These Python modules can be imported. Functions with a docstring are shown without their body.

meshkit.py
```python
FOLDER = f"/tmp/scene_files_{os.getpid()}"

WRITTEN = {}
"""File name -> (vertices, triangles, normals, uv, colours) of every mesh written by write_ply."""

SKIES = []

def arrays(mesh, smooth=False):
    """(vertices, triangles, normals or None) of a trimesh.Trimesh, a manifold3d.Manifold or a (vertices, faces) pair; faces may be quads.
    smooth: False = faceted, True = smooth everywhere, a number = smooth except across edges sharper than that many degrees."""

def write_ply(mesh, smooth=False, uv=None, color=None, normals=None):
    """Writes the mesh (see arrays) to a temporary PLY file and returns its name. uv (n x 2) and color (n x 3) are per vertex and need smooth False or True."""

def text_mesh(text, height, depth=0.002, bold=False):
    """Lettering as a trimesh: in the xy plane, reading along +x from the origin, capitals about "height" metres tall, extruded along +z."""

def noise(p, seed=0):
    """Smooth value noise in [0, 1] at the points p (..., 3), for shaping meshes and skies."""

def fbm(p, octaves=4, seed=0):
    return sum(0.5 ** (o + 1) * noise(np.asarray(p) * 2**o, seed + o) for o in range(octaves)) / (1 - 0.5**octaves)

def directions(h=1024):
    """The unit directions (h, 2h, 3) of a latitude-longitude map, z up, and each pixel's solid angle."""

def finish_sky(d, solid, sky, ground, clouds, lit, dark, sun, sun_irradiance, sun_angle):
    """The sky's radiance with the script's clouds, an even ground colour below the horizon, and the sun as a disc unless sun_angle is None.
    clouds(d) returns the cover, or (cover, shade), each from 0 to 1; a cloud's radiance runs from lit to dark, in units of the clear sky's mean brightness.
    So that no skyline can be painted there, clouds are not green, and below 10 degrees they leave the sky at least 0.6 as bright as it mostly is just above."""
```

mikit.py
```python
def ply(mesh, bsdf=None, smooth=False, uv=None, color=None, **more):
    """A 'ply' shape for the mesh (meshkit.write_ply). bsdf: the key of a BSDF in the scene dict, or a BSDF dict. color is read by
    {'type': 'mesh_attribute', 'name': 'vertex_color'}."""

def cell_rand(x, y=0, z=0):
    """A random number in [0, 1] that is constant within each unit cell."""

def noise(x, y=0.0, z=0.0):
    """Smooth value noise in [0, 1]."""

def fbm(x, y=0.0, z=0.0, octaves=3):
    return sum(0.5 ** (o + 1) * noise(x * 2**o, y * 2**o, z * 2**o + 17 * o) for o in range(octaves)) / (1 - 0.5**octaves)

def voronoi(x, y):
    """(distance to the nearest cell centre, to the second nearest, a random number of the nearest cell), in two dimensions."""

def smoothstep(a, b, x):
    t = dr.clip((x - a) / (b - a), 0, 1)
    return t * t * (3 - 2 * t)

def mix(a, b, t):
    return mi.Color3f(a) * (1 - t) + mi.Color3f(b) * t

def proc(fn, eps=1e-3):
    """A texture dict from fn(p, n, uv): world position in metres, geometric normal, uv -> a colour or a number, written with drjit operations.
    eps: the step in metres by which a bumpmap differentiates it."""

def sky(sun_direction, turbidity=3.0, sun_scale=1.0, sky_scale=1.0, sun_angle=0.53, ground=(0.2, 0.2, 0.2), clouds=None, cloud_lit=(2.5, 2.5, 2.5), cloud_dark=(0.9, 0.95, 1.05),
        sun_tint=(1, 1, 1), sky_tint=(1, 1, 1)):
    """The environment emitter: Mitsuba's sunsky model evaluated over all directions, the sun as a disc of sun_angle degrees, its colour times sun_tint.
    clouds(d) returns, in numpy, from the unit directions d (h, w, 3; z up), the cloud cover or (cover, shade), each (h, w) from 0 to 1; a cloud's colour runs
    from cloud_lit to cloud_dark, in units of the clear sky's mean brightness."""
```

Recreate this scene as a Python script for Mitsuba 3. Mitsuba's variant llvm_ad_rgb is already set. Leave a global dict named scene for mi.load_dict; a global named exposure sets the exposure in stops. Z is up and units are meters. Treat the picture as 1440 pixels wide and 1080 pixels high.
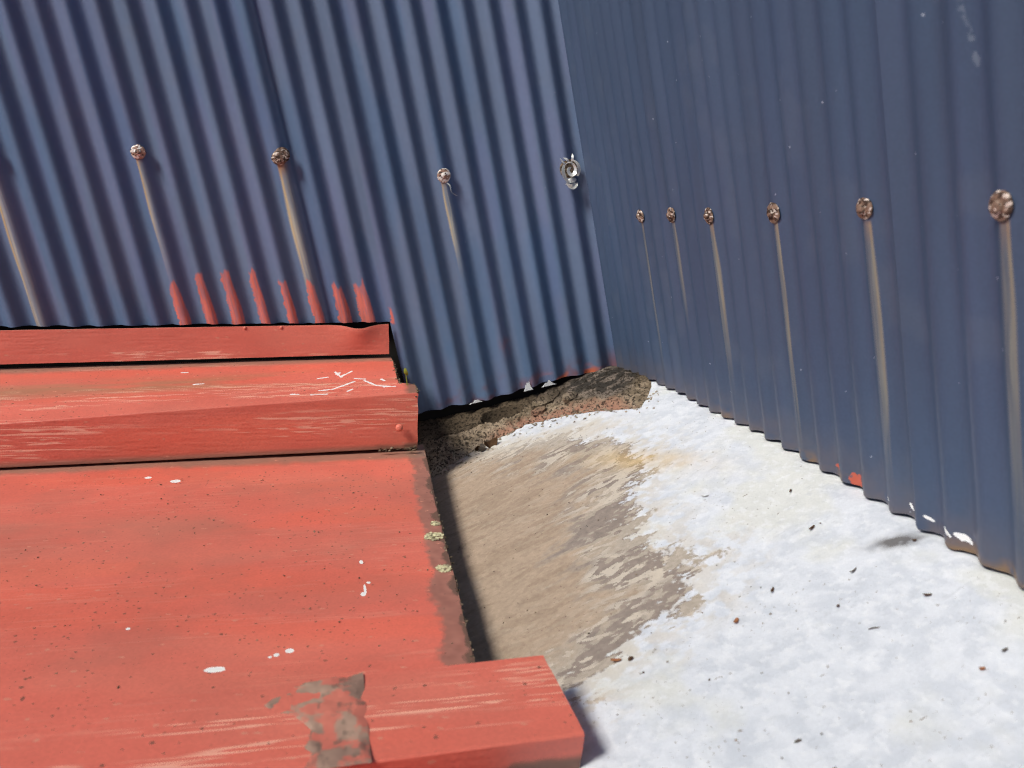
import math, random
import numpy as np, trimesh, drjit as dr, mitsuba as mi
import mikit, meshkit
from mikit import noise, fbm, voronoi, smoothstep, mix, proc
from shapely.geometry import Polygon

scene, labels = {'type': 'scene'}, {}
# ------------------------------------------------------------------ camera, sky, exposure
EYE = np.array([-0.803, -2.892, 0.827])
FWD = np.array([0.15024, 0.95528, -0.25467]); UP = np.array([0.2251, 0.2174, 0.9497])
scene['camera'] = {'type': 'thinlens', 'fov': 56.95, 'fov_axis': 'x', 'near_clip': 0.05, 'far_clip': 2000.0,
                   'aperture_radius': 0.0035, 'focus_distance': 2.35,
                   'to_world': mi.ScalarTransform4f().look_at(origin=EYE.tolist(), target=(EYE + FWD).tolist(), up=UP.tolist())}
EL, AZ = math.radians(54), math.radians(33)
SUN = [-math.cos(EL) * math.cos(AZ), -math.cos(EL) * math.sin(AZ), math.sin(EL)]
scene['sky'] = mikit.sky(SUN, turbidity=3, sun_angle=18.0, sky_scale=.50, sun_tint=(.86, 1.0, 1.20))
exposure = 1.62

# ------------------------------------------------------------------ helpers
def nkey(name):
    if name not in scene and name not in labels and not any(k.startswith(name + '__') for k in scene): return name
    i = 1
    while f'{name}_{i:03d}' in scene or f'{name}_{i:03d}' in labels: i += 1
    return f'{name}_{i:03d}'
def thing(name, label, cat, group=None, kind=None):
    k = nkey(name); labels[k] = {'label': label, 'category': cat}
    if group: labels[k]['group'] = group
    if kind: labels[k]['kind'] = kind
    return k
def part(parent, name, mesh, bsdf, smooth=35, label=None, kind=None, **kw):
    k = nkey(parent + '__' + name); scene[k] = mikit.ply(mesh, bsdf, smooth, **kw)
    if label or kind:
        labels[k] = {}
        if label: labels[k]['label'] = label
        if kind: labels[k]['kind'] = kind
    return k
def single(name, mesh, bsdf, label, cat=None, group=None, kind=None, smooth=35, **kw):
    k = nkey(name); scene[k] = mikit.ply(mesh, bsdf, smooth, **kw); labels[k] = {'label': label}
    if cat: labels[k]['category'] = cat
    if group: labels[k]['group'] = group
    if kind: labels[k]['kind'] = kind
    return k
def grid(P, wrap=False, flip=False):
    a, b = P.shape[:2]; I = np.arange(a * b).reshape(a, b)
    J = np.hstack([I, I[:, :1]]) if wrap else I
    q = np.stack([J[:-1, :-1], J[1:, :-1], J[1:, 1:], J[:-1, 1:]], -1).reshape(-1, 4)
    f = np.vstack([q[:, [0, 1, 2]], q[:, [0, 2, 3]]])
    if flip: f = f[:, ::-1]
    return trimesh.Trimesh(P.reshape(-1, 3), f, process=False)
def join(*ms): return trimesh.util.concatenate(list(ms))
def mnoise(P, scale, seed=0, octaves=3): return meshkit.fbm(np.asarray(P, float) * scale, octaves, seed) - 0.5
def lin(r, g, b):
    f = lambda c: (c / 255 / 12.92 if c <= 10 else ((c / 255 + .055) / 1.055) ** 2.4)
    return mi.Color3f(f(r), f(g), f(b))
def col(*c): return mi.Color3f(*c)
def plin(x, xs, ys):
    r = mi.Float(ys[0])
    for i in range(len(xs) - 1):
        t = dr.clip((x - xs[i]) / (xs[i + 1] - xs[i]), 0, 1)
        r = dr.select(x > xs[i], ys[i] + (ys[i + 1] - ys[i]) * t, r)
    return r
def sdpoly(x, y, pts):
    d, s = mi.Float(1e9), mi.Float(1)
    n = len(pts)
    for i in range(n):
        (ax, ay), (bx, by) = pts[i], pts[i - 1]
        ex, ey = bx - ax, by - ay
        wx, wy = x - ax, y - ay
        t = dr.clip((wx * ex + wy * ey) / (ex * ex + ey * ey), 0, 1)
        d = dr.minimum(d, dr.square(wx - ex * t) + dr.square(wy - ey * t))
        c1, c2, c3 = y >= ay, y < by, ex * wy > ey * wx
        s = dr.select((c1 & c2 & c3) | (~c1 & ~c2 & ~c3), -s, s)
    return s * dr.sqrt(d)
def seg(x, y, ax, ay, bx, by):
    ex, ey = bx - ax, by - ay
    t = dr.clip(((x - ax) * ex + (y - ay) * ey) / (ex * ex + ey * ey), 0, 1)
    return dr.sqrt(dr.square(x - ax - ex * t) + dr.square(y - ay - ey * t))

# ------------------------------------------------------------------ dimensions (metres)
PITCH, AMP = 0.076, 0.0108
AMPS = {'L': AMP, 'R': .0074}
CREST_L, CREST_R = -0.1313, -1.8668                     # a crest of each wall
TH = math.radians(11.9); CT, ST = math.cos(TH), math.sin(TH)   # the red roof falls 11.9 degrees to the right
HP = -0.1194                                            # pan level in the roof's own frame (s down the slope, y, h)
def rw(s, y, h): return np.stack([s * CT + h * ST, y + 0 * s, -s * ST + h * CT], -1)
ZY = ([-3.5, -1.9, -1.04, -.93, -.8, -.6, -.39, -.19, 0, .1], [.114, .112, .107, .099, .09, .083, .072, .05, .035, .03])
FX = ([-3.5, -.72, -.10, -.02, .06], [-.34, -.155, -.020, -.002, -.004])
def floor_z(x, y):
    fx = np.linspace(-3.5, .06, 713); pr = np.interp(fx, *FX); pr = np.convolve(np.pad(pr, 6, 'edge'), np.ones(13) / 13, 'valid')
    under = np.clip((y - np.interp(x, MX, MYF) - .015) / .03, 0, 1) * .035 * (x > -.75)
    k = np.clip((-1.5 - y) / .3, 0, 1); k = k * k * (3 - 2 * k)
    return np.interp(y, *ZY) - .004 - under + np.interp(x, fx, pr) * (1 - .30 * k * np.clip((-x - .2) / .3, 0, 1))
MX = [-.76, -.685, -.622, -.473, -.356, -.249, -.175, -.102, -.056, -.018, .01]
MYF = [-.33, -.29, -.24, -.19, -.185, -.30, -.43, -.56, -.495, -.42, -.33]   # front edge of the mortar

# ------------------------------------------------------------------ materials
NAVY = col(.048, .068, .112)
ST_L = [(-1.657, 1.02, .85, .016, 1.5), (-1.274, .95, .42, .011, .8), (-.894, .865, .56, .019, 2.2), (-.438, .725, .33, .012, .9)]
ST_R = [(-.500, .545, .46, .010, .45), (-.729, .56, .30, .013, .36), (-.958, .565, .44, .015, .66), (-1.262, .585, .54, .010, .50), (-1.566, .60, .50, .013, .60), (-1.870, .62, .56, .012, .55)]
STROKE = [(-1.262, .582, .44), (-1.187, .586, .438), (-1.112, .580, .432), (-1.038, .578, .42), (-.958, .535, .40), (-.882, .503, .372), (-.805, .482, .362), (-.738, .476, .35), (-.669, .383, .345)]
def chalk(p, a, fade=1.0, tone=1.0):
    f = fbm(a * 9, p.z * 2.2, 3.1, 3)
    run = noise(a * 75 + .6 * noise(p.z * 5, a * 9), p.z * 1.6, 4.4)
    grain = noise(a * 420, p.z * 420, 1.7)
    c = NAVY * fade * (.80 + .26 * f + .16 * (run - .5) + .10 * (grain - .5))
    c = mix(c, c * col(1.07, .98, 1.03), smoothstep(.45, .7, noise(a * 26, p.z * 3, 9.)) * tone)
    c = mix(c, c * col(.80, .92, .98), smoothstep(.55, .75, noise(a * 21 + 7, p.z * 2.4, 5.)) * tone)
    dust = smoothstep(.58, .8, fbm(a * 15, p.z * 11, 8., 3))
    return mix(c, col(.17, .175, .19), dust * .08)
def streak(c, p, a, lst, pale, rust=.8):
    for i, (u0, z0, L, w, k) in enumerate(lst):
        t = (z0 - p.z) / L
        wob = .004 * (noise(p.z * 9, i * 7.3) - .5)
        du = a - u0 - wob
        on = smoothstep(0., .02, t) * smoothstep(1.0, .35, t)
        ww = w * (.75 + .35 * smoothstep(0., .25, t) - .3 * t)
        soft = smoothstep(-.95, -.55, du / ww) * dr.exp(-dr.square(dr.maximum(du / ww + .3, 0) / 1.15))
        fine = .30 + .70 * noise(du * 330 + 2 * noise(p.z * 14, i * 2.), p.z * 9, i * 3.)
        core = dr.exp(-dr.square((du + ww * .52) / (ww * .20)))
        c = mix(c, pale, on * soft * min(.9, k * .95) * fine * (.55 + .45 * noise(p.z * 7 + i * 5, a * 30)))
        c = mix(c, col(.52, .34, .11), on * core * min(1., k * rust) * smoothstep(1., .1, t) * (.4 + .6 * noise(p.z * 11, i * 9.)))
        c = mix(c, col(.30, .16, .09), smoothstep(.0, .01, t) * smoothstep(.10, .01, t) * soft * k * .5)
    return c
RED = col(.67, .150, .105)
def blue_left(p, n, uv):
    c = streak(chalk(p, p.x, 2.45), p, p.x, ST_L, col(.52, .48, .34))
    for i, (x0, z1, z0) in enumerate(STROKE):
        rag = .006 * (noise(p.z * 230, p.x * 60, i * 5.) - .5) + .006 * (noise(p.z * 55, i * 3.) - .5)
        w = (.020, .019, .021, .016, .016, .018, .022, .024, .006)[i]
        x0 = x0 - .007
        t = (p.z - z0) / (z1 - z0)
        lo = x0 - w * (1 - .12 * smoothstep(.8, 1.05, t)) + rag
        hi = x0 + w * .72 * (1 - .55 * smoothstep(.2, 1.0, t)) + .15 * rag
        top = z1 + .030 * (noise(p.x * 130, i * 2.) - .5)
        m = smoothstep(-.0012, .0012, p.x - lo) * smoothstep(.003, -.003, p.x - hi) * smoothstep(.006, -.006, p.z - top) * smoothstep(-.01, .0, p.z - z0 + .01)
        thin = .70 + .30 * smoothstep(.25 + .25 * t, .6, noise(p.x * 420, p.z * 26, i * 2.))
        c = mix(c, RED * col(.82, .95, 1.05) * (.80 + .35 * noise(p.x * 150, p.z * 22)), m * thin)
    low = smoothstep(.115, .03, p.z) * smoothstep(-.66, -.6, p.x)
    c = mix(c, col(.19, .062, .06), low * smoothstep(.42, .75, fbm(p.x * 26, p.z * 22, 2., 3)) * .75)
    c = mix(c, col(.5, .12, .05), smoothstep(.075, .03, p.z) * smoothstep(-.36, -.3, p.x) * smoothstep(.55, .72, fbm(p.x * 22, p.z * 30, 5., 2)))
    smear = dr.exp(-dr.square((p.x + .345) / .016) - dr.square((p.z - .185) / .03)) * noise(p.x * 90, p.z * 60)
    c = mix(c, col(.3, .09, .08), smear * .7)
    d1, d2, r = voronoi(p.x * 7, p.z * 7)
    return mix(c, col(.35, .38, .44), smoothstep(.022, .006, d1 + .02 * noise(p.x * 300, p.z * 300)) * (r > .8) * .7)
def blue_right(p, n, uv):
    c = streak(chalk(p, p.y, 1.25, .3) * col(.92, 1.0, 1.06), p, p.y, ST_R, col(.37, .35, .235), .45)
    low = p.z - plin(p.y, ZY[0], ZY[1])
    nn = fbm(p.y * 30, p.z * 34, 1., 3)
    pat = smoothstep(.35, .65, noise(p.y * 15, 3.)) * smoothstep(-.5, -1.1, p.y)
    c = mix(c, col(.20, .12, .062), smoothstep(.024, .0, low + .045 * (nn - .5)) * smoothstep(.3, .6, nn + .1) * (.25 + .75 * pat))
    c = mix(c, col(.16, .12, .10), smoothstep(.11, .0, low) * .45 * nn)
    d1, d2, r = voronoi(p.y * 12, p.z * 12)
    c = mix(c, col(.42, .47, .56), smoothstep(.045, .012, d1 + .035 * noise(p.y * 300, p.z * 300)) * (r > .72) * .6)
    for (y0, z0, a, b) in ((-1.378, .128, .012, .006), (-1.44, .122, .014, .012)):
        c = mix(c, col(.48, .10, .06), smoothstep(1.2, .7, dr.square((p.y - y0) / a) + dr.square((p.z - z0) / b) + 2.2 * (fbm(p.y * 120, p.z * 120, 1., 3) - .5)))
    for (y0, z0, a, b) in ((-1.74, .131, .013, .006), (-1.71, .134, .010, .004), (-1.60, .130, .008, .004), (-1.55, .130, .008, .003), (-1.66, .133, .006, .003)):
        c = mix(c, col(.78, .79, .8), smoothstep(1.1, .8, dr.square((p.y - y0) / a) + dr.square((p.z - z0 - .4 * (p.y - y0)) / b) + 1.7 * (noise(p.y * 200, p.z * 200) - .5)))
    scr = seg(p.y, p.z, -1.80, .905, -1.822, .80) + .006 * noise(p.y * 120, p.z * 120)
    return mix(c, col(.3, .36, .42), smoothstep(.008, .002, scr) * .25 * smoothstep(.3, .6, noise(p.y * 160, p.z * 160)))
scene['paint_left'] = {'type': 'twosided', 'bsdf': {'type': 'principled', 'base_color': proc(blue_left), 'roughness': .55, 'specular': .45}}
scene['paint_right'] = {'type': 'twosided', 'bsdf': {'type': 'principled', 'base_color': proc(blue_right), 'roughness': .45, 'specular': .4}}

# white splashes (s, y, half length, half width) on the pan
SPLASH = [(-1.127, -1.495, 0.0162, 0.0088, 0.00), (-1.035, -1.463, 0.0045, 0.0058, 0.00), (-1.015, -1.453, 0.0068, 0.0071, 0.00), (-1.045, -1.469, 0.0028, 0.0035, 0.00), (-0.884, -1.111, 0.0042, 0.0088, 0.00), (-0.883, -1.238, 0.0026, 0.0214, 0.00), (-0.887, -1.259, 0.0051, 0.0090, 0.00), (-1.313, -0.539, 0.0120, 0.0113, 0.00), (-1.383, -0.501, 0.0086, 0.0087, 0.00), (-1.283, -1.332, 0.0035, 0.0040, 0.00), (-0.875, -1.211, 0.0040, 0.0048, 0.00)]
SCR = [(-0.960, -0.198, -0.934, -0.190, .0035), (-0.909, -0.167, -0.899, -0.155, .0035), (-0.896, -0.189, -0.864, -0.146, .0035), (-0.911, -0.147, -0.896, -0.195, .0035), (-0.959, -0.304, -0.922, -0.298, .0035), (-0.922, -0.298, -0.888, -0.267, .0035), (-0.888, -0.267, -0.859, -0.240, .0035), (-0.856, -0.215, -0.830, -0.225, .0035), (-0.831, -0.238, -0.800, -0.289, .0035), (-0.800, -0.289, -0.765, -0.301, .0035), (-0.882, -0.324, -0.868, -0.308, .0035), (-0.980, -0.335, -0.938, -0.337, .0035), (-0.783, -0.233, -0.775, -0.248, .0035), (-1.033, -0.320, -1.014, -0.323, .0035), (-1.343, -0.098, -1.329, -0.099, .0035), (-1.299, -0.197, -1.278, -0.194, .0035), (-0.781, -0.305, -0.752, -0.304, .0035)]
def local(p): return p.x * CT - p.z * ST, p.y, p.x * ST + p.z * CT
def red_paint(p, n, uv):
    s, y, h = local(p)
    a = y + h * 1.3                                     # runs across the slope over tops and sides alike
    up = smoothstep(.55, .85, n.z); flat = smoothstep(HP + .03, HP + .01, h)
    c = RED * (.80 + .26 * fbm(s * 4, a * 7, 0., 4) + .10 * (noise(s * 330, a * 330) - .5))
    c = mix(c, c * col(.95, 1.35, 1.35), smoothstep(.45, .75, fbm(s * 3, a * 5, 4., 3)) * .35)     # chalked
    c = mix(c, c * col(1.08, .92, .80), smoothstep(.5, .72, fbm(s * 2.2 + 3, a * 9, 6., 3)) * .5)
    # dry brush and scuff marks, lengthways
    sw = a + .012 * (noise(s * 2.5, a * 4) - .5)
    l1 = noise(s * 5, sw * 330, 2.); l2 = noise(s * 19, sw * 150, 6.)
    zone = smoothstep(.46, .64, noise(s * 2.3, a * 12, 11.)) * smoothstep(.25, .6, noise(s * 7 + 2 * noise(a * 60, s * 3), a * 40, 3.))
    ribs = smoothstep(HP + .012, HP + .03, h)
    l3 = noise(s * 34 + 4, sw * 260, 9.)
    c = mix(c, col(.82, .42, .31), smoothstep(.52, .66, l1 * .42 + l2 * .30 + l3 * .28) * zone * (.12 + .62 * ribs))
    # dirt film, olive on the upper rib and brown across the pan
    film = smoothstep(.40, .62, fbm(s * 3 + 5, a * 16, 7., 3)) * dr.exp(-dr.square((y + .19) / .05)) * smoothstep(.0, .01, h)
    c = mix(c, col(.27, .185, .10), film * up * .6)
    band = dr.exp(-dr.square((y + .93 + .05 * s) / .09)) * smoothstep(.35, .65, fbm(s * 4, y * 9, 3., 4))
    c = mix(c, col(.33, .155, .11), flat * up * band * .35)
    c = mix(c, col(.34, .13, .095), flat * up * smoothstep(.48, .72, fbm(s * 7, y * 8, 13., 4)) * .22)
    # grey-pink chalky strip along the drip edge of the pan
    e = plin(y, [-1.53, -1.236, -.938, -.698, -.433], [-.727, -.713, -.702, -.694, -.676]) - s
    en = e + .022 * (noise(s * 14, y * 16, 3.) - .5) + .022 * (fbm(s * 60, y * 50, 2., 3) - .5)
    c = mix(c, col(.26, .125, .095) * (.8 + .5 * fbm(s * 70, y * 60, 1., 2)), flat * smoothstep(.052, .036, en) * smoothstep(-1.7, -1.6, y) * .85)
    c = mix(c, col(.10, .065, .045), flat * smoothstep(.010, .003, en) * .8)
    # dust lying along the laps
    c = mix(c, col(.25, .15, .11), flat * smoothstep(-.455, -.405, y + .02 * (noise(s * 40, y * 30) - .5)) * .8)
    c = mix(c, col(.25, .15, .11), smoothstep(.02, .06, h) * smoothstep(-.075, -.035, y + .012 * (noise(s * 30, y * 30) - .5)) * up * .75)
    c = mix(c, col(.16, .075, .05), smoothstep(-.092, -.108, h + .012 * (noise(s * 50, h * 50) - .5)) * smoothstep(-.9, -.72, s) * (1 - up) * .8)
    rend = smoothstep(-.735, -.71, s + .012 * (noise(y * 50, h * 50) - .5)) * smoothstep(HP + .06, HP + .1, h)
    c = mix(c, col(.17, .10, .07), rend * up * .85)
    # specks of dirt, mostly tiny
    for k, (f, th) in enumerate(((40., .15), (95., .26))):
        d1, d2, r = voronoi(s * f + 3.3 * k, y * f + .7 * noise(s * 40, y * 40))
        r4 = r * r * r * r
        c = mix(c, col(.11, .06, .042), smoothstep(1.15, .7, d1 / (th * r4 * r4 + .002)) * up * .75 * smoothstep(.3, .6, fbm(s * 4, y * 5, 8. + k, 3)))
    # chips showing pale primer
    d1, d2, r = voronoi(s * 17, a * 30 + 9)
    c = mix(c, col(.62, .27, .19), smoothstep(.10, .04, d1 + .12 * (noise(s * 240, a * 240) - .5)) * (r > .78) * .6)
    # bird splashes and scratches
    wob = 1.5 * (fbm(s * 110, y * 110, 2., 3) - .5)
    for (s0, y0, ls, ly, sl) in SPLASH:
        q = dr.square((s - s0) / ls) + dr.square((y - y0 - sl * (s - s0)) / ly)
        c = mix(c, col(.80, .78, .76), flat * smoothstep(1.15, .85, q + .5 * wob))
    top = smoothstep(.0, .02, h)
    for (s0, y0, s1, y1, w) in SCR:
        q = seg(s, y, s0, y0, s1, y1) / w
        c = mix(c, col(.80, .74, .72), top * up * smoothstep(1.25, .75, q + wob))
    return c
def red_bump(p, n, uv):
    s, y, h = local(p)
    a = y + h * 1.3
    return .0006 * noise(s * 18, a * 150, 2.) + .0012 * fbm(s * 12, a * 14, 4., 2) + .0004 * noise(s * 220, a * 220, 1.)
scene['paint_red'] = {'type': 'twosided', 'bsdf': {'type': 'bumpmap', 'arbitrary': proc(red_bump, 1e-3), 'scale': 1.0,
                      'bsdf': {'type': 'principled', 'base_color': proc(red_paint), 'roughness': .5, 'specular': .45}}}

BEIGE = [(-.95, .05), (-.60, .02), (-.52, -.22), (-.474, -.29), (-.297, -.46), (-.195, -.79), (-.215, -.954), (-.301, -1.078), (-.35, -1.243), (-.335, -1.336), (-.312, -1.437), (-.37, -1.54), (-.46, -1.575), (-.56, -1.60), (-.631, -1.69), (-.95, -1.95)]
def deck(p, n, uv):
    x, y = p.x, p.y
    cl = fbm(x * 46, y * 40, 1., 5)
    c = mix(col(.525, .55, .605), col(.615, .635, .685), smoothstep(.28, .70, cl))
    c = mix(c, col(.61, .605, .55), smoothstep(.50, .72, fbm(x * 8, y * 6, 8., 5)) * .6)
    c = mix(c, col(.72, .73, .76), smoothstep(.54, .78, fbm(x * 95, y * 80, 15., 3)) * .40)
    fl = noise(x * 70 + y * 30, y * 190 - x * 40, 3.)
    c = mix(c, col(.42, .44, .48), smoothstep(.70, .95, fl) * smoothstep(.5, .7, noise(x * 22, y * 22, 6.)) * .3)
    # silt in the valley: washed out along the fall of the floor
    wx, wy = x + .05 * (fbm(x * 9, y * 9, 4., 3) - .5), y + .05 * (fbm(x * 9 + 5, y * 9, 7., 3) - .5)
    sd = sdpoly(wx, wy, BEIGE)
    th = -.15 + .35 * (y + 1.2)
    u, v = wx * dr.cos(th) + wy * dr.sin(th), wy * dr.cos(th) - wx * dr.sin(th)
    f1 = fbm(u * 11, v * 19, 2., 5); f2 = fbm(u * 30 + 3, v * 52, 5., 5); f3 = fbm(x * 130, y * 130, 3., 3)
    w = sd + .12 * (f1 - .5) + .13 * (f2 - .5) + .07 * (f3 - .5)
    m = smoothstep(.012, -.016, w)
    inner = smoothstep(-.07, -.20, sd + .18 * (f1 - .5) + .14 * (f2 - .5))
    silt = mix(col(.385, .33, .275), col(.365, .275, .205), inner) * (.82 + .36 * f3)
    rim = smoothstep(-.13, -.02, sd)
    grey = smoothstep(.500, .545, .55 * f1 + .45 * f2 + .10 * (f3 - .5) + .045 * rim) * (1 - inner)
    silt = mix(silt, col(.235, .19, .165) * (.82 + .36 * f3), grey * .92)
    fleck = smoothstep(.52, .58, fbm(u * 34 + 7, v * 66, 9., 5) + .12 * (f3 - .5)) * smoothstep(.4, .56, fbm(x * 8, y * 8, 2., 3))
    silt = mix(silt, col(.54, .475, .40), fleck * (1 - .85 * inner) * .8)
    silt = mix(silt, silt * col(.80, .78, .76), inner * smoothstep(.5, .62, fbm(u * 12, v * 30, 14., 4)) * .6)
    c = mix(c, silt, m)
    c = mix(c, col(.50, .44, .36), smoothstep(.16, .0, sd + .12 * (f1 - .5)) * (1 - m) * .55 * smoothstep(.40, .62, fbm(x * 45, y * 45, 6., 4)))
    haz = dr.exp(-dr.square((y + .36 + .9 * (x + .40)) / .08)) * smoothstep(-.66, -.5, x) * smoothstep(-.12, -.25, x)
    c = mix(c, col(.52, .47, .41), haz * (.35 + .65 * smoothstep(.35, .6, f2)) * .9)
    # ochre seep and rust
    oc = dr.exp(-dr.square((x + .22 + .40 * (y + .90)) / .045) - dr.square((y + .90) / .17)) * (.4 + fbm(x * 40, y * 30, 2., 3))
    c = mix(c, col(.60, .40, .14), dr.clip(oc * .5, 0, .6))
    rr = dr.sqrt(dr.square((x + .27) / .12) + dr.square((y + 2.18) / .075)) + .25 * (fbm(x * 25, y * 25, 1., 3) - .5)
    c = mix(c, col(.58, .53, .42), smoothstep(1., .7, rr) * .25)
    c = mix(c, col(.50, .29, .09), smoothstep(.09, .0, dr.abs(rr - .93)) * .6)
    dk = dr.exp(-dr.square((x + .045) / .035) - dr.square((y + 1.64 + .4 * (x + .045)) / .018))
    c = mix(c, col(.07, .06, .055), dr.clip(dk * (.5 + noise(x * 90, y * 90)), 0, .85))
    for k, (f, th) in enumerate(((34., .09), (90., .17))):
        d1, d2, r = voronoi(x * f + 2.1 * k + noise(x * 60, y * 60), y * f)
        r4 = r * r * r * r
        c = mix(c, col(.16, .12, .09), smoothstep(1.2, .6, d1 / (th * r4 * r4 + .002)) * .8 * smoothstep(.44, .62, fbm(x * 6, y * 6, 3. + k, 3)))
    return c * (.95 + .10 * noise(x * 520, y * 520, 6.))
def deck_bump(p, n, uv):
    return .0016 * fbm(p.x * 26, p.y * 17, 1., 3) + .0005 * noise(p.x * 160, p.y * 160, 2.)
scene['membrane'] = {'type': 'twosided', 'bsdf': {'type': 'bumpmap', 'arbitrary': proc(deck_bump, 1e-3), 'scale': 1.0,
                     'bsdf': {'type': 'principled', 'base_color': proc(deck), 'roughness': .5, 'specular': .4}}}
def mortar_col(p, n, uv):
    v = (p.y - plin(p.x, MX, MYF)) / (-plin(p.x, MX, MYF))
    f = fbm(p.x * 40, p.y * 40, p.z * 40, 4); g = fbm(p.x * 150, p.y * 110, p.z * 150, 3)
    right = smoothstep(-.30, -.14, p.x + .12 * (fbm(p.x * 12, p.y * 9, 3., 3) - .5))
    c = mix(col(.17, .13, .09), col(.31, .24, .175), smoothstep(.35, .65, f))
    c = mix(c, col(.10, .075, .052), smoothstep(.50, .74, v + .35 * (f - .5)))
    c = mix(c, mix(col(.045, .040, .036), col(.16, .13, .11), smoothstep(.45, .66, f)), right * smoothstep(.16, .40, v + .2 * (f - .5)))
    pink = smoothstep(.36, .04, v + .22 * (f - .5) + .1 * (g - .5)) * smoothstep(-.54, -.40, p.x) * smoothstep(-.09, -.14, p.x)
    c = mix(c, col(.34, .175, .125), pink * .85)
    edge = smoothstep(.30, .02, v + .3 * (f - .5)) * smoothstep(-.44, -.54, p.x)
    c = mix(c, col(.33, .265, .20), edge)
    hole = smoothstep(1.25, .85, dr.square((p.x + .405) / .060) + dr.square((p.y + .055) / .042) + .3 * (g - .5))
    c = mix(c, col(.09, .07, .05), hole)
    pits = smoothstep(.47, .36, noise(p.x * 210, p.y * 120, p.z * 210) * .6 + .4 * noise(p.x * 420, p.y * 300, p.z * 420))
    return mix(c * (.72 + .56 * g), col(.022, .018, .014), pits * .85)
scene['mortar'] = {'type': 'twosided', 'bsdf': {'type': 'diffuse', 'reflectance': proc(mortar_col)}}
def rusty(p, n, uv):
    f = fbm(p.x * 140, p.y * 140, p.z * 140, 4)
    c = mix(col(.045, .024, .016), col(.23, .145, .105), smoothstep(.40, .6, f))
    return mix(c, col(.62, .52, .46), smoothstep(.56, .72, fbm(p.x * 200, p.y * 200, p.z * 200, 2)))
scene['rust'] = {'type': 'twosided', 'bsdf': {'type': 'principled', 'base_color': proc(rusty), 'roughness': .6, 'specular': .5, 'metallic': .25}}
def worn_zinc(p, n, uv):
    f = fbm(p.x * 120, p.y * 120, p.z * 120, 3)
    return mix(mix(col(.74, .68, .64), col(.32, .19, .14), smoothstep(.48, .56, f)), col(.06, .035, .028), smoothstep(.66, .74, noise(p.x * 210, p.y * 210, p.z * 210)))
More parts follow.
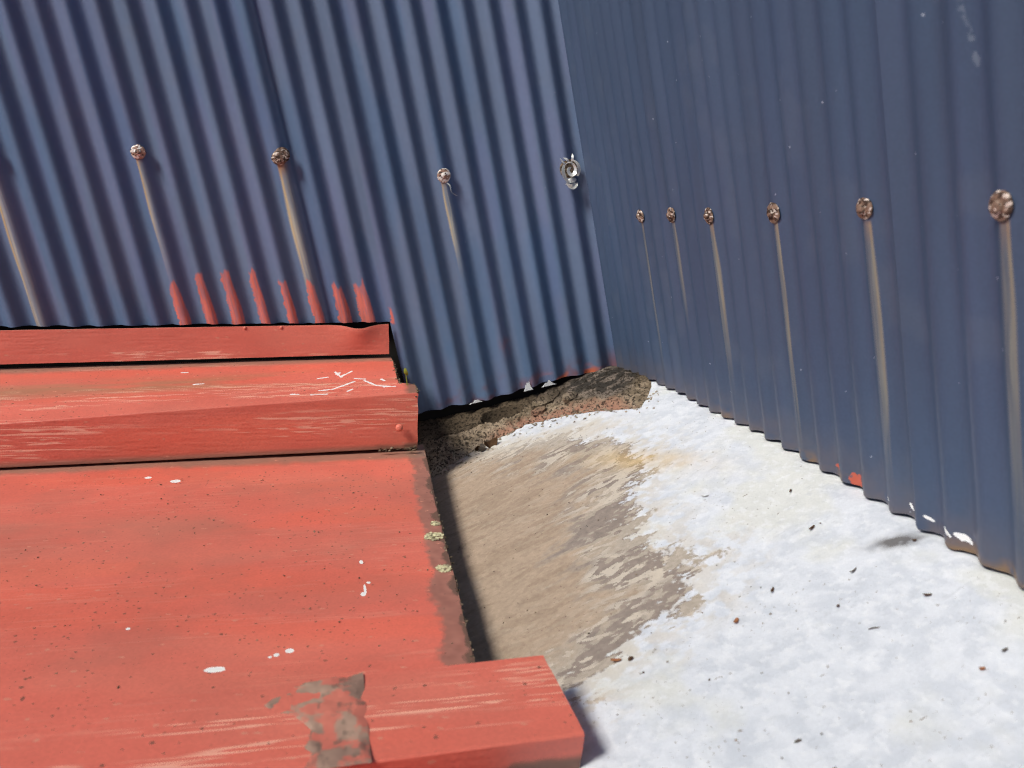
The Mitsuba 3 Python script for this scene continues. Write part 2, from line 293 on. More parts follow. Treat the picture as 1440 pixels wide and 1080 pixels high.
scene['zinc'] = {'type': 'twosided', 'bsdf': {'type': 'principled', 'base_color': proc(worn_zinc), 'roughness': .45, 'metallic': .1}}
scene['torn_metal'] = {'type': 'twosided', 'bsdf': {'type': 'principled', 'base_color': {'type': 'rgb', 'value': [.72, .72, .70]}, 'metallic': .55, 'roughness': .32}}
scene['dark_back'] = {'type': 'diffuse', 'reflectance': {'type': 'rgb', 'value': [.03, .028, .026]}}
scene['timber_dark'] = {'type': 'diffuse', 'reflectance': {'type': 'rgb', 'value': [.06, .05, .042]}}
scene['leaf_brown'] = {'type': 'twosided', 'bsdf': {'type': 'diffuse', 'reflectance': {'type': 'rgb', 'value': [.085, .048, .028]}}}
scene['leaf_russet'] = {'type': 'twosided', 'bsdf': {'type': 'diffuse', 'reflectance': {'type': 'rgb', 'value': [.30, .13, .065]}}}
scene['leaf_grey'] = {'type': 'twosided', 'bsdf': {'type': 'diffuse', 'reflectance': {'type': 'rgb', 'value': [.13, .11, .095]}}}
scene['leaf_green'] = {'type': 'twosided', 'bsdf': {'type': 'diffuse', 'reflectance': {'type': 'rgb', 'value': [.22, .24, .04]}}}
scene['white_scrap'] = {'type': 'twosided', 'bsdf': {'type': 'diffuse', 'reflectance': {'type': 'rgb', 'value': [.90, .91, .93]}}}
def lichen_col(p, n, uv):
    return mix(col(.34, .29, .19), col(.62, .57, .36), smoothstep(.35, .65, noise(p.x * 150, p.y * 150, p.z * 150)))
scene['lichen_bsdf'] = {'type': 'twosided', 'bsdf': {'type': 'diffuse', 'reflectance': proc(lichen_col)}}
def crust_col(p, n, uv):
    return mix(col(.055, .042, .03), col(.24, .18, .125), smoothstep(.35, .7, noise(p.x * 190, p.y * 190, p.z * 190)))
scene['crust'] = {'type': 'twosided', 'bsdf': {'type': 'diffuse', 'reflectance': proc(crust_col)}}
def seal_col(p, n, uv):
    s, y, h = local(p)
    f = fbm(s * 26, y * 20, 2., 3)
    c = mix(col(.25, .15, .115), col(.37, .235, .175), smoothstep(.3, .7, f))
    c = mix(c, RED * .85, smoothstep(.44, .62, fbm(s * 45 + 2, y * 45, 5., 4)) * .75)
    return mix(c, col(.13, .085, .065), smoothstep(.55, .8, fbm(s * 95, y * 60, 8., 3)) * .7)
scene['sealant'] = {'type': 'twosided', 'bsdf': {'type': 'principled', 'base_color': proc(seal_col), 'roughness': .6}}
def earth(p, n, uv): return mix(col(.10, .10, .07), col(.20, .18, .13), fbm(p.x * .05, p.y * .05, 0., 4))
def crumb_col(p, n, uv): return mix(col(.10, .08, .06), col(.42, .34, .26), cell_noise(p))
def cell_noise(p): return noise(p.x * 55, p.y * 55, p.z * 55)
scene['crumb'] = {'type': 'twosided', 'bsdf': {'type': 'diffuse', 'reflectance': proc(crumb_col)}}
scene['earth'] = {'type': 'diffuse', 'reflectance': proc(earth)}

# ------------------------------------------------------------------ the setting
single('ground', trimesh.creation.box((1600, 1600, .2), trimesh.transformations.translation_matrix((0, 0, -4.1))), 'earth', 'bare ground far below the roof', kind='structure', smooth=False)
xs = np.unique(np.concatenate([np.linspace(-3.4, -.95, 26), np.linspace(-.95, .05, 250)]))
ys = np.linspace(-3.6, .03, 300)
X, Y = np.meshgrid(xs, ys, indexing='ij')
Z = floor_z(X, Y) + .0045 * mnoise(np.stack([X, Y, 0 * X], -1).reshape(-1, 3), 7, 3).reshape(X.shape) * np.clip(-X / .1, 0, 1)
single('roof_deck', grid(np.stack([X, Y, Z], -1), flip=True), 'membrane', 'white membrane roof floor with tan silt stain beside the red roof edge', kind='structure', smooth=True)

# ------------------------------------------------------------------ corrugated walls
def sheet(a0, a1, crest, bottom, top, side, off=0., seed=1):
    """A corrugated sheet from a0 to a1 along its wall; side 'L': along x facing -y, 'R': along y facing -x."""
    n = int(round((a1 - a0) / PITCH * 18)); a = np.linspace(a0, a1, n + 1)
    zb = bottom(a)
    t = np.concatenate([np.linspace(0, .05, 6), np.linspace(.05, 1, 16)[1:]])
    z = zb[:, None] + (top - zb)[:, None] * t[None]
    A = np.repeat(a[:, None], len(t), 1)
    warp = .0022 * mnoise(np.stack([A * 3, z * 2.2, 0 * A], -1).reshape(-1, 3), 1.5, seed).reshape(A.shape)
    lip = np.exp(-(z - zb[:, None]) / .02)
    dep = off + AMPS[side] * np.cos(2 * np.pi * (A - crest) / PITCH) + warp + lip * .004 * mnoise(np.stack([A * 14, 0 * A, 0 * A], -1).reshape(-1, 3), 1., seed + 5, 2).reshape(A.shape)
    def P(d):
        return np.stack([A, -d, z], -1) if side == 'L' else np.stack([-d, A, z], -1)
    if off > 0: dep = dep + .0035 * np.exp(-(a1 - A) / .012)
    F, B = P(dep), P(dep - .0009)
    fl = side == 'R'
    m = join(grid(F, flip=fl), grid(B, flip=not fl))
    rim = [np.stack([F[:, 0], B[:, 0]], 1), np.stack([F[:, -1], B[:, -1]], 1), np.stack([F[0], B[0]], 1), np.stack([F[-1], B[-1]], 1)]
    return join(m, *[grid(r) for r in rim])
def jag(a, s, amp): return amp * mnoise(np.stack([a * 34, 0 * a, 0 * a + s], -1), 1., s, 3)
def bottom_left(a):
    slope = .345 - .2105 * (a + .745) * 1.0
    low = np.interp(a, [-.70, -.62, -.5, -.4, -.3, -.15, -.04, .02], [.036, .033, .027, .026, .034, .038, .024, .010])
    z = np.where(a < -.682, slope + .004, low)
    return z + jag(a, 4, .007)
def bottom_right(a): return np.interp(a, *ZY) + jag(a, 9, .008)
wl = thing('corrugated_wall', 'dark blue corrugated iron wall facing the camera, behind the red roof', 'wall')
part(wl, 'corrugated_sheet', sheet(-3.4, -.864, CREST_L, bottom_left, 2.2, 'L', .0016, 2), 'paint_left', True)
part(wl, 'corrugated_sheet', sheet(-.96, .008, CREST_L, bottom_left, 2.2, 'L', 0, 3), 'paint_left', True)
part(wl, 'backing', trimesh.creation.box((3.43, .06, 2.9), trimesh.transformations.translation_matrix((-1.685, .062, .70))), 'dark_back', False)
wr = thing('corrugated_wall', 'dark blue corrugated iron wall on the right running towards the camera above the white floor', 'wall')
part(wr, 'corrugated_sheet', sheet(-3.4, -1.643, CREST_R, bottom_right, 2.2, 'R', .0016, 7), 'paint_right', True)
part(wr, 'corrugated_sheet', sheet(-1.74, -.0095, CREST_R, bottom_right, 2.2, 'R', 0, 8), 'paint_right', True)
part(wr, 'backing', trimesh.creation.box((.06, 3.5, 2.9), trimesh.transformations.translation_matrix((.064, -1.72, .70))), 'dark_back', False)

def lathe(prof, n=28):
    a = np.linspace(0, 2 * np.pi, n, endpoint=False)
    P = np.array([[[r * math.cos(t), r * math.sin(t), z] for t in a] for r, z in prof])
    return grid(P, wrap=True, flip=True)
def frame_to(m, at, out, spin=0):
    """The mesh's +z turned to the direction out and moved to at."""
    out = np.asarray(out, float) / np.linalg.norm(out)
    T = trimesh.geometry.align_vectors([0, 0, 1], out) @ trimesh.transformations.rotation_matrix(spin, [0, 0, 1]); T[:3, 3] = at
    m = m.copy(); m.apply_transform(T); return m
def crumple(m, amp, scale, seed):
    m = m.copy(); nrm = np.asarray(m.vertex_normals); m.vertices = m.vertices + nrm * (amp * 2 * mnoise(m.vertices, scale, seed, 3))[:, None]; return m
def screw(wall, at, out, r, seed, bs, label=None, second=False):
    w = lathe([(.0005, .0052), (r * .35, .0054), (r * .55, .0050), (r * .80, .0036), (r * .95, .0020), (r, .0005), (r * .96, -.001), (.0005, -.001)], 30)
    w = crumple(w, .0018, 130, seed); w.apply_scale((1, .93 + .02 * (seed % 4), 1))
    hd = lathe([(.0003, .0118), (r * .20, .0114), (r * .36, .0098), (r * .43, .0072), (r * .42, .0040), (.0003, .0040)], 6 if seed % 2 else 12)
    hd = crumple(hd, .0012, 220, seed + 9)
    k = nkey(wall + '__screw')
    base = frame_to(w, at, out, seed)
    part_k = part(wall, 'screw', base, bs, 40, label)
    scene[part_k + '__head'] = mikit.ply(frame_to(hd, at, out, seed * 1.3), bs, 25)
    if second:
        tilt = np.array(out) + np.array([.25, 0, .12])
        scene[part_k + '__second_washer'] = mikit.ply(frame_to(crumple(w, .001, 220, seed + 3), np.array(at) + np.array([.011, -.0075, .006]), tilt), bs, 40)
for i, (x, z, bs) in enumerate([(-1.651, 1.033, 'rust'), (-1.268, .962, 'zinc'), (-.893, .876, 'rust'), (-.434, .737, 'zinc')]):
    screw(wl, (x, -AMP - (.0016 if x < -.864 else 0), z), (0, -1, .05), .0215 if i != 2 else .0225, i + 3, bs, None, i == 2)
for i, (y, z) in enumerate([(-.499, .553), (-.727, .567), (-.955, .576), (-1.259, .596), (-1.563, .616), (-1.867, .632)]):
    screw(wr, (-AMPS['R'] - (.0016 if y < -1.643 else 0), y, z), (-1, -.12, .05), .0185 + .001 * (i % 2), i + 20, 'rust')
# twisted torn metal round a pulled fixing, and a curl of swarf
def ribbon(pts, width, th, twist=0., up=(0, -1, 0)):
    pts = np.asarray(pts, float); n = len(pts); T = np.gradient(pts, axis=0); T /= np.linalg.norm(T, axis=1, keepdims=True)
    rings = []
    for i in range(n):
        t = i / (n - 1); w = width * (math.sin(math.pi * min(.98, .12 + .86 * t)) ** .7)
        b = np.cross(T[i], up); b /= np.linalg.norm(b); c = np.cross(b, T[i])
        ang = twist * t; b, c = b * math.cos(ang) + c * math.sin(ang), c * math.cos(ang) - b * math.sin(ang)
        rings.append([pts[i] + b * w / 2 + c * th / 2, pts[i] - b * w / 2 + c * th / 2, pts[i] - b * w / 2 - c * th / 2, pts[i] + b * w / 2 - c * th / 2])
    return grid(np.array(rings), wrap=True)
C0 = np.array([-.049, -AMP - .004, .682])
def arc(r0, r1, a0, turn, dx, dz, lift):
    return [C0 + np.array([dx + (r0 + (r1 - r0) * t) * math.cos(a0 + turn * t), -.004 - lift * math.sin(math.pi * (.15 + .8 * t)), dz + 1.25 * (r0 + (r1 - r0) * t) * math.sin(a0 + turn * t)]) for t in np.linspace(0, 1, 26)]
tf = part(wl, 'torn_fixing', ribbon(arc(.004, .020, 1.2, 7.5, 0, -.002, .012), .012, .0012, 1.2), 'torn_metal', 40, 'twisted shiny torn metal swirl round a pulled fixing')
for j, (r0, r1, a0, turn, dx, dz, lift, wd) in enumerate([(.022, .030, 2.4, 2.6, .000, -.002, .010, .012), (.020, .027, -.8, 2.2, .003, -.004, .014, .011), (.014, .018, 3.0, 2.9, -.001, -.034, .010, .013), (.008, .026, 1.7, .5, .0, .012, .008, .008), (.010, .030, .7, .35, .0, .014, .006, .007), (.012, .034, 2.7, -.3, .0, .010, .006, .006), (.020, .030, -1.3, -1.2, .002, -.018, .016, .010)]):
    scene[f'{tf}__sliver' + (f'_{j:03d}' if j else '')] = mikit.ply(ribbon(arc(r0, r1, a0, turn, dx, dz, lift), wd, .001, .9 * (-1) ** j), 'torn_metal', 40)
knob = crumple(trimesh.creation.icosphere(2, .013), .002, 180, 4); knob.apply_scale((1.25, .55, .62)); knob.apply_translation(C0 + [-.001, -.005, -.033])
scene[tf + '__lump'] = mikit.ply(knob, 'torn_metal', 40)
hole = lathe([(.0003, .001), (.016, .0015), (.027, .0005), (.029, -.004)], 24); scene[tf + '__hole_rim'] = mikit.ply(frame_to(crumple(hole, .002, 120, 6), C0 + [0, .004, .002], (0, -1, 0)), 'crust', 40)
sw = [np.array([-.430 + .012 * t + .010 * t * t + .004 * math.sin(7 * t), -AMP - .004 - .006 * math.sin(3.1 * t), .715 - .045 * t]) for t in np.linspace(0, 1, 18)]
part(wl, 'swarf_curl', ribbon(sw, .005, .0008, 2.2), 'torn_metal', 40, 'thin bright curl of drill swarf hanging under a screw')

# ------------------------------------------------------------------ the red roof
roof = thing('red_roof', 'weathered red painted sheet metal roof with ribs, sloping down to the right', 'roof')
def round_poly(pts, r, n=4):
    out = []; pts = [np.array(p, float) for p in pts]; N = len(pts)
    for i in range(N):
        p, a, b = pts[i], pts[i - 1], pts[(i + 1) % N]
        ra = min(r, .4 * np.linalg.norm(a - p), .4 * np.linalg.norm(b - p))
        u, v = p + (a - p) / np.linalg.norm(a - p) * ra, p + (b - p) / np.linalg.norm(b - p) * ra
        for t in np.linspace(0, 1, n): out.append((1 - t) ** 2 * u + 2 * t * (1 - t) * p + t * t * v)
    return np.array(out)
def dense(P, step):
    out = []
    for i in range(len(P)):
        a, b = P[i], P[(i + 1) % len(P)]; k = max(1, int(np.linalg.norm(b - a) / step))
        for j in range(k): out.append(a + (b - a) * j / k)
    return np.array(out)
def loft(left, right, sl, sr, s0, s_end, r=.004, step=.03, ns=70, wav=.0016, seed=1, dent=None):
    """Closed section lofted down the slope. left/right: corner lists (y, h) at s = sl and sr, carried on to s0 and s_end(y, h)."""
    A, B = dense(round_poly(left, r), step), None
    rl, rr = round_poly(left, r), round_poly(right, r)
    ka = []
    for i in range(len(rl)):
        k = max(1, int(max(np.linalg.norm(rl[(i + 1) % len(rl)] - rl[i]), np.linalg.norm(rr[(i + 1) % len(rr)] - rr[i])) / step)); ka += [(i, j / k) for j in range(k)]
    L = np.array([rl[i] * (1 - t) + rl[(i + 1) % len(rl)] * t for i, t in ka]); R = np.array([rr[i] * (1 - t) + rr[(i + 1) % len(rr)] * t for i, t in ka])
    se = np.array([s_end(y, h) for y, h in R])
    u = 1 - (1 - np.linspace(0, 1, ns)) ** 1.7
    S = s0 + (se - s0)[None] * u[:, None]
    t = ((S - sl) / (sr - sl))[..., None]
    YH = L[None] * (1 - t) + R[None] * t
    y, h = YH[..., 0], YH[..., 1]
    q = np.stack([S, y, h], -1).reshape(-1, 3)
    dn = wav * 2 * mnoise(q * [2.2, 6, 6], 1.6, seed).reshape(S.shape)
    h = h + dn; y = y - dn * .6
    if dent is not None: S, y, h = dent(S, y, h)
    P = rw(S, y, h)
    m = grid(P, wrap=True)
    caps = []
    for row, fl in ((P[0], False), (P[-1], True)):
        c = row.mean(0); v = np.vstack([row, c]); k = len(row)
        f = np.array([[i, (i + 1) % k, k] for i in range(k)]); caps.append(trimesh.Trimesh(v, f[:, ::-1] if fl else f, process=False))
    m = join(m, *caps); m.merge_vertices(); trimesh.repair.fix_normals(m)
    return m
def jz(y, s=1, amp=.004, f=60): return float(amp * 2 * mnoise(np.array([[y * f, s, .3]]), 1., s, 3)[0])
PE = ([-1.9, -1.53, -1.236, -.938, -.698, -.433, -.30], [-.735, -.727, -.713, -.702, -.694, -.676, -.672])
def pan_end(y, h): return np.interp(y, *PE) + jz(y, 2, .0035) + jz(y, 5, .003, 260)
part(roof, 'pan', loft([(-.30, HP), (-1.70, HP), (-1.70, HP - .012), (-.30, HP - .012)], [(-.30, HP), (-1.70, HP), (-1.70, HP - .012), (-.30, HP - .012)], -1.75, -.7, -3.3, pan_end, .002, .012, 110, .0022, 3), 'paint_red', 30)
def rib1_end(y, h):
    k = 1 / (1 + math.exp((y + .285) / .004)); return (-.738 * (1 - k) - .693 * k) + jz(y + h, 3, .003, 90)
part(roof, 'rib', loft([(-.004, .071), (-.40, .006), (-.396, -.112), (-.004, -.112)], [(-.004, .083), (-.37, .051), (-.364, -.1095), (-.004, -.1095)], -1.745, -.679, -3.3, rib1_end, .004, .02, 90, .002, 5), 'paint_red', 30)
def dent(S, y, h):
    k = np.clip((h - .10) / .075, 0, 1) ** 1.3
    g = np.exp(-((S + .835) / .055) ** 2) * k
    y = y - .020 * g; h = h - .010 * np.exp(-((S + .835) / .04) ** 2) * k
    return S, y, h
def apron_end(y, h): return -.745 + jz(h, 6, .002, 60)
part(roof, 'apron_flashing', loft([(-.0138, .1795), (-.0255, .083), (-.028, .083), (-.0168, .1795)], [(-.0138, .185), (-.0255, .093), (-.028, .093), (-.0168, .185)], -1.845, -.745, -3.3, apron_end, .0008, .006, 120, .0012, 9, dent), 'paint_red', 30)
y2 = lambda s: .048 * (s + .645)
R2 = [(-1.640, HP + .062), (-1.848, HP + .060), (-1.812, -.190), (-1.634, -.190)]
L2 = [(y + y2(-1.75), h) for y, h in R2]
part(roof, 'rib', loft(L2, R2, -1.75, -.647, -3.3, lambda y, h: -.640 - .045 * (y + 1.64) * -1 * -.8 + jz(y + h, 8, .001, 40), .006, .015, 110, .002, 11), 'paint_red', 30)
part(roof, 'pan', loft([(-1.87, HP - .01), (-3.5, HP - .01), (-3.5, HP - .02), (-1.87, HP - .02)], [(-1.86, HP - .01), (-3.5, HP - .01), (-3.5, HP - .02), (-1.86, HP - .02)], -1.75, -.7, -3.3, lambda y, h: -.735, .002, .05, 40, .002, 13), 'paint_red', 30)
fz = []
for i, y in enumerate(np.linspace(-.28, -3.4, 40)):
    fz.append([np.array([-.745, y, floor_z(-.745, y) - .02]), rw(np.array(-.752), y, np.array(HP - .008))])
part(roof, 'fascia', join(grid(np.array(fz)), grid(np.array(fz) + [-.02, 0, 0], flip=True)), 'timber_dark', False)
def on_top(s, y):   # roof level under (s, y) on the first rib
    return None
for nm, (s, y, h), out, r in [('rivet', (-.745, -.383, -.045), (0, -1, .1), .0105), ('rivet', (-.815, -.0232, .140), (0, -1, .12), .009), ('rivet', (-1.17, -.0180, .178), (0, -1, .1), .005), ('rivet', (-1.065, -.0180, .178), (0, -1, .1), .005)]:
    b = lathe([(.0002, r * .62), (r * .5, r * .55), (r * .86, r * .30), (r, .0), (r, -.003)], 18)
    part(roof, nm, frame_to(crumple(b, .0006, 200, 3), rw(np.array(s), y, np.array(h)), out), 'paint_red', 40)
# lifted sealant patch with a torn edge on the near rib
def plate(poly, zf, th, seed, step=.0025):
    poly = Polygon(poly); x0, y0, x1, y1 = poly.bounds
    import shapely
    xs, ys = np.arange(x0, x1, step), np.arange(y0, y1, step)
    gx, gy = np.meshgrid(xs, ys, indexing='ij')
    d = np.array([poly.exterior.distance(shapely.Point(a, b)) * (1 if poly.contains(shapely.Point(a, b)) else -1) for a, b in zip(gx.ravel(), gy.ravel())]).reshape(gx.shape)
    hgt = zf(gx, gy) + th * np.clip(d / .004, -9, 1)
    q = np.stack([gx, gy, 0 * gx], -1).reshape(-1, 3)
    hgt += np.clip(d / .004, 0, 1) * (.003 * mnoise(q, 60, seed).reshape(gx.shape) + .004 * mnoise(q, 22, seed + 2).reshape(gx.shape))
    m = grid(rw(gx, gy, hgt)); 
    keep = (d.ravel()[m.faces] > -step * 6).any(1); m.update_faces(keep); m.remove_unreferenced_vertices()
    trimesh.repair.fix_normals(m)
    if m.face_normals[:, 2].mean() < 0: m.invert()
    return m
SEAL = [(-1.041, -1.714), (-1.03, -1.700), (-1.019, -1.691), (-1.0, -1.683), (-0.986, -1.666), (-.966, -1.663), (-0.946, -1.655), (-.93, -1.663), (-0.917, -1.658), (-0.904, -1.655), (-0.906, -1.68), (-.917, -1.70), (-0.922, -1.719), (-.915, -1.74), (-0.92, -1.763), (-.910, -1.79), (-0.916, -1.812), (-0.905, -1.866), (-0.985, -1.868), (-.972, -1.83), (-0.983, -1.816), (-.978, -1.78), (-0.987, -1.76), (-1.003, -1.737), (-1.026, -1.735)]
part(roof, 'sealant_patch', plate(SEAL, lambda a, b: HP + .0612 + .0035 * np.clip((a + .97) / .06, 0, 1) + .004 * mnoise(np.stack([a * 30, b * 30, 0 * a], -1).reshape(-1, 3), 1., 5, 3).reshape(a.shape), .0014, 3), 'sealant', True, 'cracked grey-brown sealant patch on the near red rib')

# ------------------------------------------------------------------ mortar along the foot of the left wall
nu, nv = 300, 130
u = np.linspace(MX[0], .004, nu); v = np.linspace(0, 1, nv)
yf = np.interp(u, MX, MYF) + .014 * mnoise(np.stack([u * 22, 0 * u, 0 * u], -1), 1., 5, 4) + .026 * mnoise(np.stack([u * 70, 0 * u, 0 * u], -1), 1., 15, 3)
U, V = np.meshgrid(u, v, indexing='ij')
YF = yf[:, None]; YY = YF * (1 - V) + .028 * V
back = np.interp(u, [-.76, -.5, -.25, -.12, -.02, .01], [.0, -.010, -.004, .024, .034, .03])[:, None]
front = floor_z(U, YF - .03 * (1 - V))
q = np.stack([U, YY, 0 * U], -1).reshape(-1, 3)
prof = 1 - (1 - V) ** 1.25
lift = .018 * np.interp(u, [-.3, -.14, -.04, .01], [0, .8, 1, .3])[:, None] * np.clip(V / .35, 0, 1) * (1 - .6 * V)
ZZ = front - .006 + (back - front) * prof + .009 * np.clip(V / .25, 0, 1) + lift
rough = .012 * mnoise(q, 22, 3, 3) + .007 * mnoise(q, 80, 8, 3) + .005 * mnoise(q, 240, 6, 2)
ZZ = ZZ + rough.reshape(U.shape) * np.clip(V / .12, .15, 1)
for k, (v0, x0, x1, wd, dp) in enumerate(((.56, -.66, -.36, .030, .022), (.74, -.50, -.22, .022, .016), (.45, -.33, -.17, .020, .012))):
    vc = v0 + .16 * mnoise(np.stack([U * 11, 0 * U + k, 0 * U], -1).reshape(-1, 3), 1., 17 + k, 4).reshape(U.shape)
    ZZ -= dp * np.exp(-((V - vc) / wd) ** 2) * np.clip((U - x0) / .05, 0, 1) * np.clip((x1 - U) / .05, 0, 1)
ZZ -= .075 * np.clip(1.3 - ((U + .405) / .062) ** 2 - ((YY + .055) / .042) ** 2, 0, 1) ** .6
ZZ = np.minimum(ZZ, np.where(YY > -.03, back + .004, 9))
mort = thing('mortar_fillet', 'crumbling dirty mortar strip at the foot of the far wall, between red roof and corner', 'mortar')
part(mort, 'mortar_bed', grid(np.stack([U, YY, ZZ], -1)), 'mortar', 40)
def zmort(x, y):
    i = np.abs(u - x).argmin(); j = np.abs(YY[i] - y).argmin(); return ZZ[i, j]
rng = random.Random(5)
def flake(L, W, th, bend, seed, n=10):
    """A thin curled flake, lens-shaped in outline, with a ragged rim."""
    t = np.linspace(-1, 1, n); k = np.linspace(-1, 1, 5)
    T, K = np.meshgrid(t, k, indexing='ij')
    w = np.sqrt(np.clip(1.02 - T ** 2, .02, 1)) * (1 + .5 * mnoise(np.stack([T * 3, 0 * T + seed, 0 * T], -1).reshape(-1, 3), 1., seed).reshape(T.shape))
    x, y = T * L / 2, K * W / 2 * w
    z = bend * (T ** 2 * L + .6 * K ** 2 * W) + .12 * W * mnoise(np.stack([T * 2, K * 2, 0 * T + seed], -1).reshape(-1, 3), 1., seed).reshape(T.shape)
    a, b = np.stack([x, y, z + th], -1), np.stack([x, y, z], -1)
    m = join(grid(a, flip=True), grid(b), *[grid(np.stack([p, r], 1)) for p, r in ((a[0], b[0]), (a[-1], b[-1]), (a[:, 0], b[:, 0]), (a[:, -1], b[:, -1]))])
    trimesh.repair.fix_normals(m); return m
def put(m, at, rz=0, rx=0, ry=0):
    T = trimesh.transformations.euler_matrix(rx, ry, rz, 'sxyz'); T[:3, 3] = at
    m = m.copy(); m.apply_transform(T); return m
for i, (x, y, L, W, rz) in enumerate([(-.27, -.10, .12, .05, .5), (-.215, -.20, .07, .04, .9), (-.31, -.17, .05, .03, .2), (-.52, -.085, .06, .035, .15), (-.245, -.05, .09, .05, .3)]):
    f = crumple(flake(L, W, .008, .02, i + 30), .003, 90, i)
    part(mort, 'broken_flake', put(f, (x, y, zmort(x, y) + .002), rz, .25, -.1), 'mortar', 30)

# ------------------------------------------------------------------ small things
for nm, x, w, h in (('white_scrap', -.300, .034, .034), ('white_scrap', -.232, .052, .022), ('white_scrap', -.475, .048, .011)):
    t = np.linspace(0, 1, 12); top = h * np.sin(np.pi * t) ** .7 * (.75 + 1.1 * mnoise(np.stack([t * 7, 0 * t + x * 50, 0 * t], -1), 1., 3, 2))
    a = np.stack([np.stack([x - w / 2 + w * t, 0 * t - .0135, .026 + 0 * t], -1), np.stack([x - w / 2 + w * (.15 + .7 * t), 0 * t - .0145, .026 + top], -1)], 1)
    lab = {-.300: 'tall pointed scrap of torn white membrane poking up at the bottom of the far wall', -.232: 'low rounded scrap of white membrane at the wall bottom, nearer the corner', -.475: 'thin white sliver of membrane with a drip under the far wall'}[x]
    single(nm, join(grid(a), grid(a + [0, .002, 0], flip=True)), 'white_scrap', lab, 'membrane scrap')
# curled dead leaves lying on the mortar
lx, ly = -.497, -.235; lz = zmort(lx, ly) + .004
lf = thing('dead_leaf', 'curled dark brown dead leaf lying on the mortar', 'leaf')
part(lf, 'blade', put(flake(.045, .030, .001, .45, 3), (lx + .012, ly - .005, lz + .006), .3, .5), 'leaf_brown', 40)
part(lf, 'blade', put(flake(.040, .022, .001, -.4, 5), (lx - .012, ly + .006, lz + .010), 2.0, .9), 'leaf_brown', 40)
part(lf, 'blade', put(flake(.030, .020, .001, .5, 8), (lx - .012, ly - .018, lz + .002), 1.2, -.3), 'leaf_grey', 40)
GR = 'dry leaf fragments scattered on the white roof floor'
FR = [(-.118, -1.497, .020, .007, 'leaf_brown'), (-.252, -1.61, .018, .005, 'leaf_brown'), (-.332, -1.645, .017, .010, 'leaf_russet'), (-.385, -1.94, .012, .006, 'leaf_grey'), (-.138, -1.66, .020, .004, 'leaf_grey'), (-.098, -1.79, .014, .006, 'leaf_brown'), (-.14, -1.96, .009, .008, 'leaf_russet'), (-.10, -1.95, .012, .005, 'leaf_grey'),
      (-.19, -1.80, .020, .003, 'leaf_grey'), (-.30, -2.10, .013, .006, 'leaf_russet'), (-.03, -1.66, .008, .006, 'leaf_brown'), (-.20, -1.22, .018, .003, 'leaf_grey'), (-.52, -1.60, .020, .010, 'leaf_russet'), (-.50, -1.615, .014, .009, 'leaf_brown'), (-.55, -1.90, .012, .006, 'leaf_russet'), (-.20, -1.72, .008, .005, 'leaf_brown'), (-.08, -1.35, .015, .004, 'leaf_brown')]
LB = ['brown pointed leaf fragment lying on the white floor nearest the right wall drip stain', 'long brown leaf fragment on the white floor left of centre', 'russet leaf fragment beside the edge of the tan silt', 'grey leaf fragment low on the white floor near the rust stain', 'thin grey curled leaf stalk in the middle of the white floor', 'small brown leaf fragment on the lower right white floor', 'small orange-brown leaf fragment on the lower right white floor', 'short grey leaf fragment just above the orange-brown one',
      'thin grey leaf hair on the middle of the white floor', 'russet leaf fragment at the bottom of the white floor by the rust stain', 'brown leaf fragment close to the bottom edge of the right wall', 'thin grey twig fragment on the upper white floor near the corner', 'larger russet leaf fragment between the near rib end and the tan silt', 'brown leaf fragment touching the larger russet one', 'russet leaf fragment just right of the near red rib end', 'tiny brown leaf fragment at the middle of the white floor', 'thin brown leaf fragment on the upper white floor close to the right wall']
for i, (x, y, L, W, b) in enumerate(FR):
    lab = LB[i]
    m = put(flake(L * .85, W * .7, .0008, .15 * rng.uniform(-.4, 1), i + 60), (x, y, floor_z(x, y) + .0022), rng.uniform(-.6, .9))
    single('leaf_fragment', m, b, lab, 'leaf', GR)
# sprout in the corner behind the rib
sx = rw(np.array(-.728), -.33, np.array(.052))
pts = [sx + np.array([.012 + .004 * t, .03, -.01 + .045 * t]) for t in np.linspace(0, 1, 8)]
sprout = thing('weed_sprout', 'small yellow-green weed sprout behind the end of the red rib', 'weed')
part(sprout, 'stem', ribbon(pts, .003, .002, .5), 'leaf_green', 40)
part(sprout, 'leaf', put(flake(.026, .011, .0007, .2, 4), pts[-1] + [0, -.004, .002], 1.3, .2, 1.2), 'leaf_green', 40)
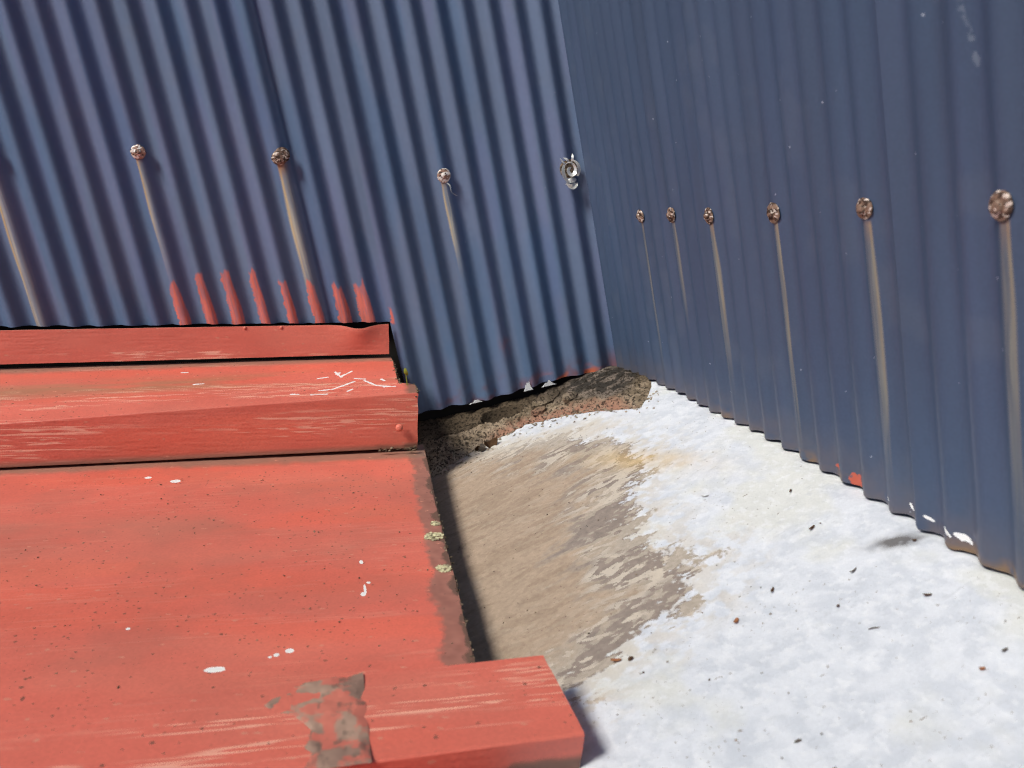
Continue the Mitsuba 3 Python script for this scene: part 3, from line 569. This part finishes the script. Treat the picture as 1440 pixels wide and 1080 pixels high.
# crusts of lichen and dirt along the drip edge
def clump(n, f, size, seed):
    r = random.Random(seed); ms = []
    for i in range(n):
        b = trimesh.creation.icosphere(1, 1.); b.vertices *= (1 + .9 * mnoise(b.vertices, 1.3, seed + i, 2))[:, None]
        s = size * r.uniform(.4, 1.) ; b.apply_scale((s, s * r.uniform(.7, 1.5), s * r.uniform(.18, .5)))
        b.apply_transform(trimesh.transformations.rotation_matrix(r.uniform(0, 6.3), [r.uniform(-.4, .4), r.uniform(-.4, .4), 1])); b.apply_translation(f(r)); ms.append(b)
    return join(*ms)
def edge_pt(r):
    y = -.42 - 1.2 * r.random(); s = np.interp(y, *PE) - .001 + r.gauss(0, .003); return rw(np.array(s), y, np.array(HP - .001 - abs(r.gauss(0, .003))))
def rib_pt(r):
    if r.random() < .6:
        y = -.05 - .24 * r.random(); return rw(np.array(-.738 + r.gauss(0, .003)), y, np.array(np.interp(y, [-.37, 0], [.051, .083]) - abs(r.gauss(0, .012))))
    if r.random() < .5:
        y = -.29 - .08 * r.random(); return rw(np.array(-.694 + r.gauss(0, .003)), y, np.array(np.interp(y, [-.37, 0], [.051, .083]) - abs(r.gauss(0, .006))))
    return rw(np.array(-.70 - .10 * r.random() ** 1.5), -.388 + r.gauss(0, .002), np.array(-.108 + abs(r.gauss(0, .004))))
single('edge_crust', join(clump(330, edge_pt, .0042, 3), clump(260, rib_pt, .0046, 9)), 'crust', 'dark crusty dirt and moss along the right edges of the red roof', 'dirt', kind='stuff', smooth=True)
for i, (y, sc, lab) in enumerate([(-1.00, 1.25, 'large pale yellow lichen patch on the red pan edge'), (-1.17, .95, 'small pale yellow lichen patch lower on the red pan edge'), (-.925, .7, 'tuft of pale lichen at the red pan edge, farthest from camera')]):
    def f(r, y=y, sc=sc):
        a, q = r.uniform(0, 6.3), .016 * sc * math.sqrt(r.random()); yy = y + q * 1.1 * math.sin(a); return rw(np.array(min(np.interp(yy, *PE) - .002, np.interp(y, *PE) - .016 * sc + q * math.cos(a))), yy, np.array(HP + .001))
    single('lichen', clump(70, f, .0042 * sc, 40 + i), 'lichen_bsdf', lab, 'lichen', smooth=True)
# grit lying about
def grit_pt(r):
    while True:
        x, y = r.uniform(-.70, -.02), r.uniform(-2.2, -.25)
        if r.random() < (.9 if x < -.35 else .25) * (.15 + .85 * (math.sin(x * 31 + 3 * math.sin(y * 9)) > .2)): return np.array([x, y, floor_z(x, y) + .001])
single('grit', clump(230, grit_pt, .0017, 21), 'crust', 'scattered dark grit on the white and tan roof floor', 'grit', kind='stuff', smooth=True)
def crumb_pt(r):
    x = r.uniform(-.66, -.03); y = np.interp(x, MX, MYF) + r.gauss(.01, .045) - .02 * (r.random() < .3)
    return np.array([x, y, max(float(floor_z(x, y)), zmort(x, y) if y > np.interp(x, MX, MYF) + .01 else -9) + .0015])
single('mortar_crumbs', clump(240, crumb_pt, .0045, 55), 'crumb', 'loose mortar crumbs strewn along the front of the mortar strip', 'rubble', kind='stuff', smooth=False)
def pan_pt(r):
    return rw(np.array(-.74 - .9 * r.random() ** 1.3), r.uniform(-1.55, -.5), np.array(HP + .0012))
single('grit', clump(120, pan_pt, .0021, 31), 'crust', 'scattered dark grit on the flat red pan', 'grit', kind='stuff', smooth=True)
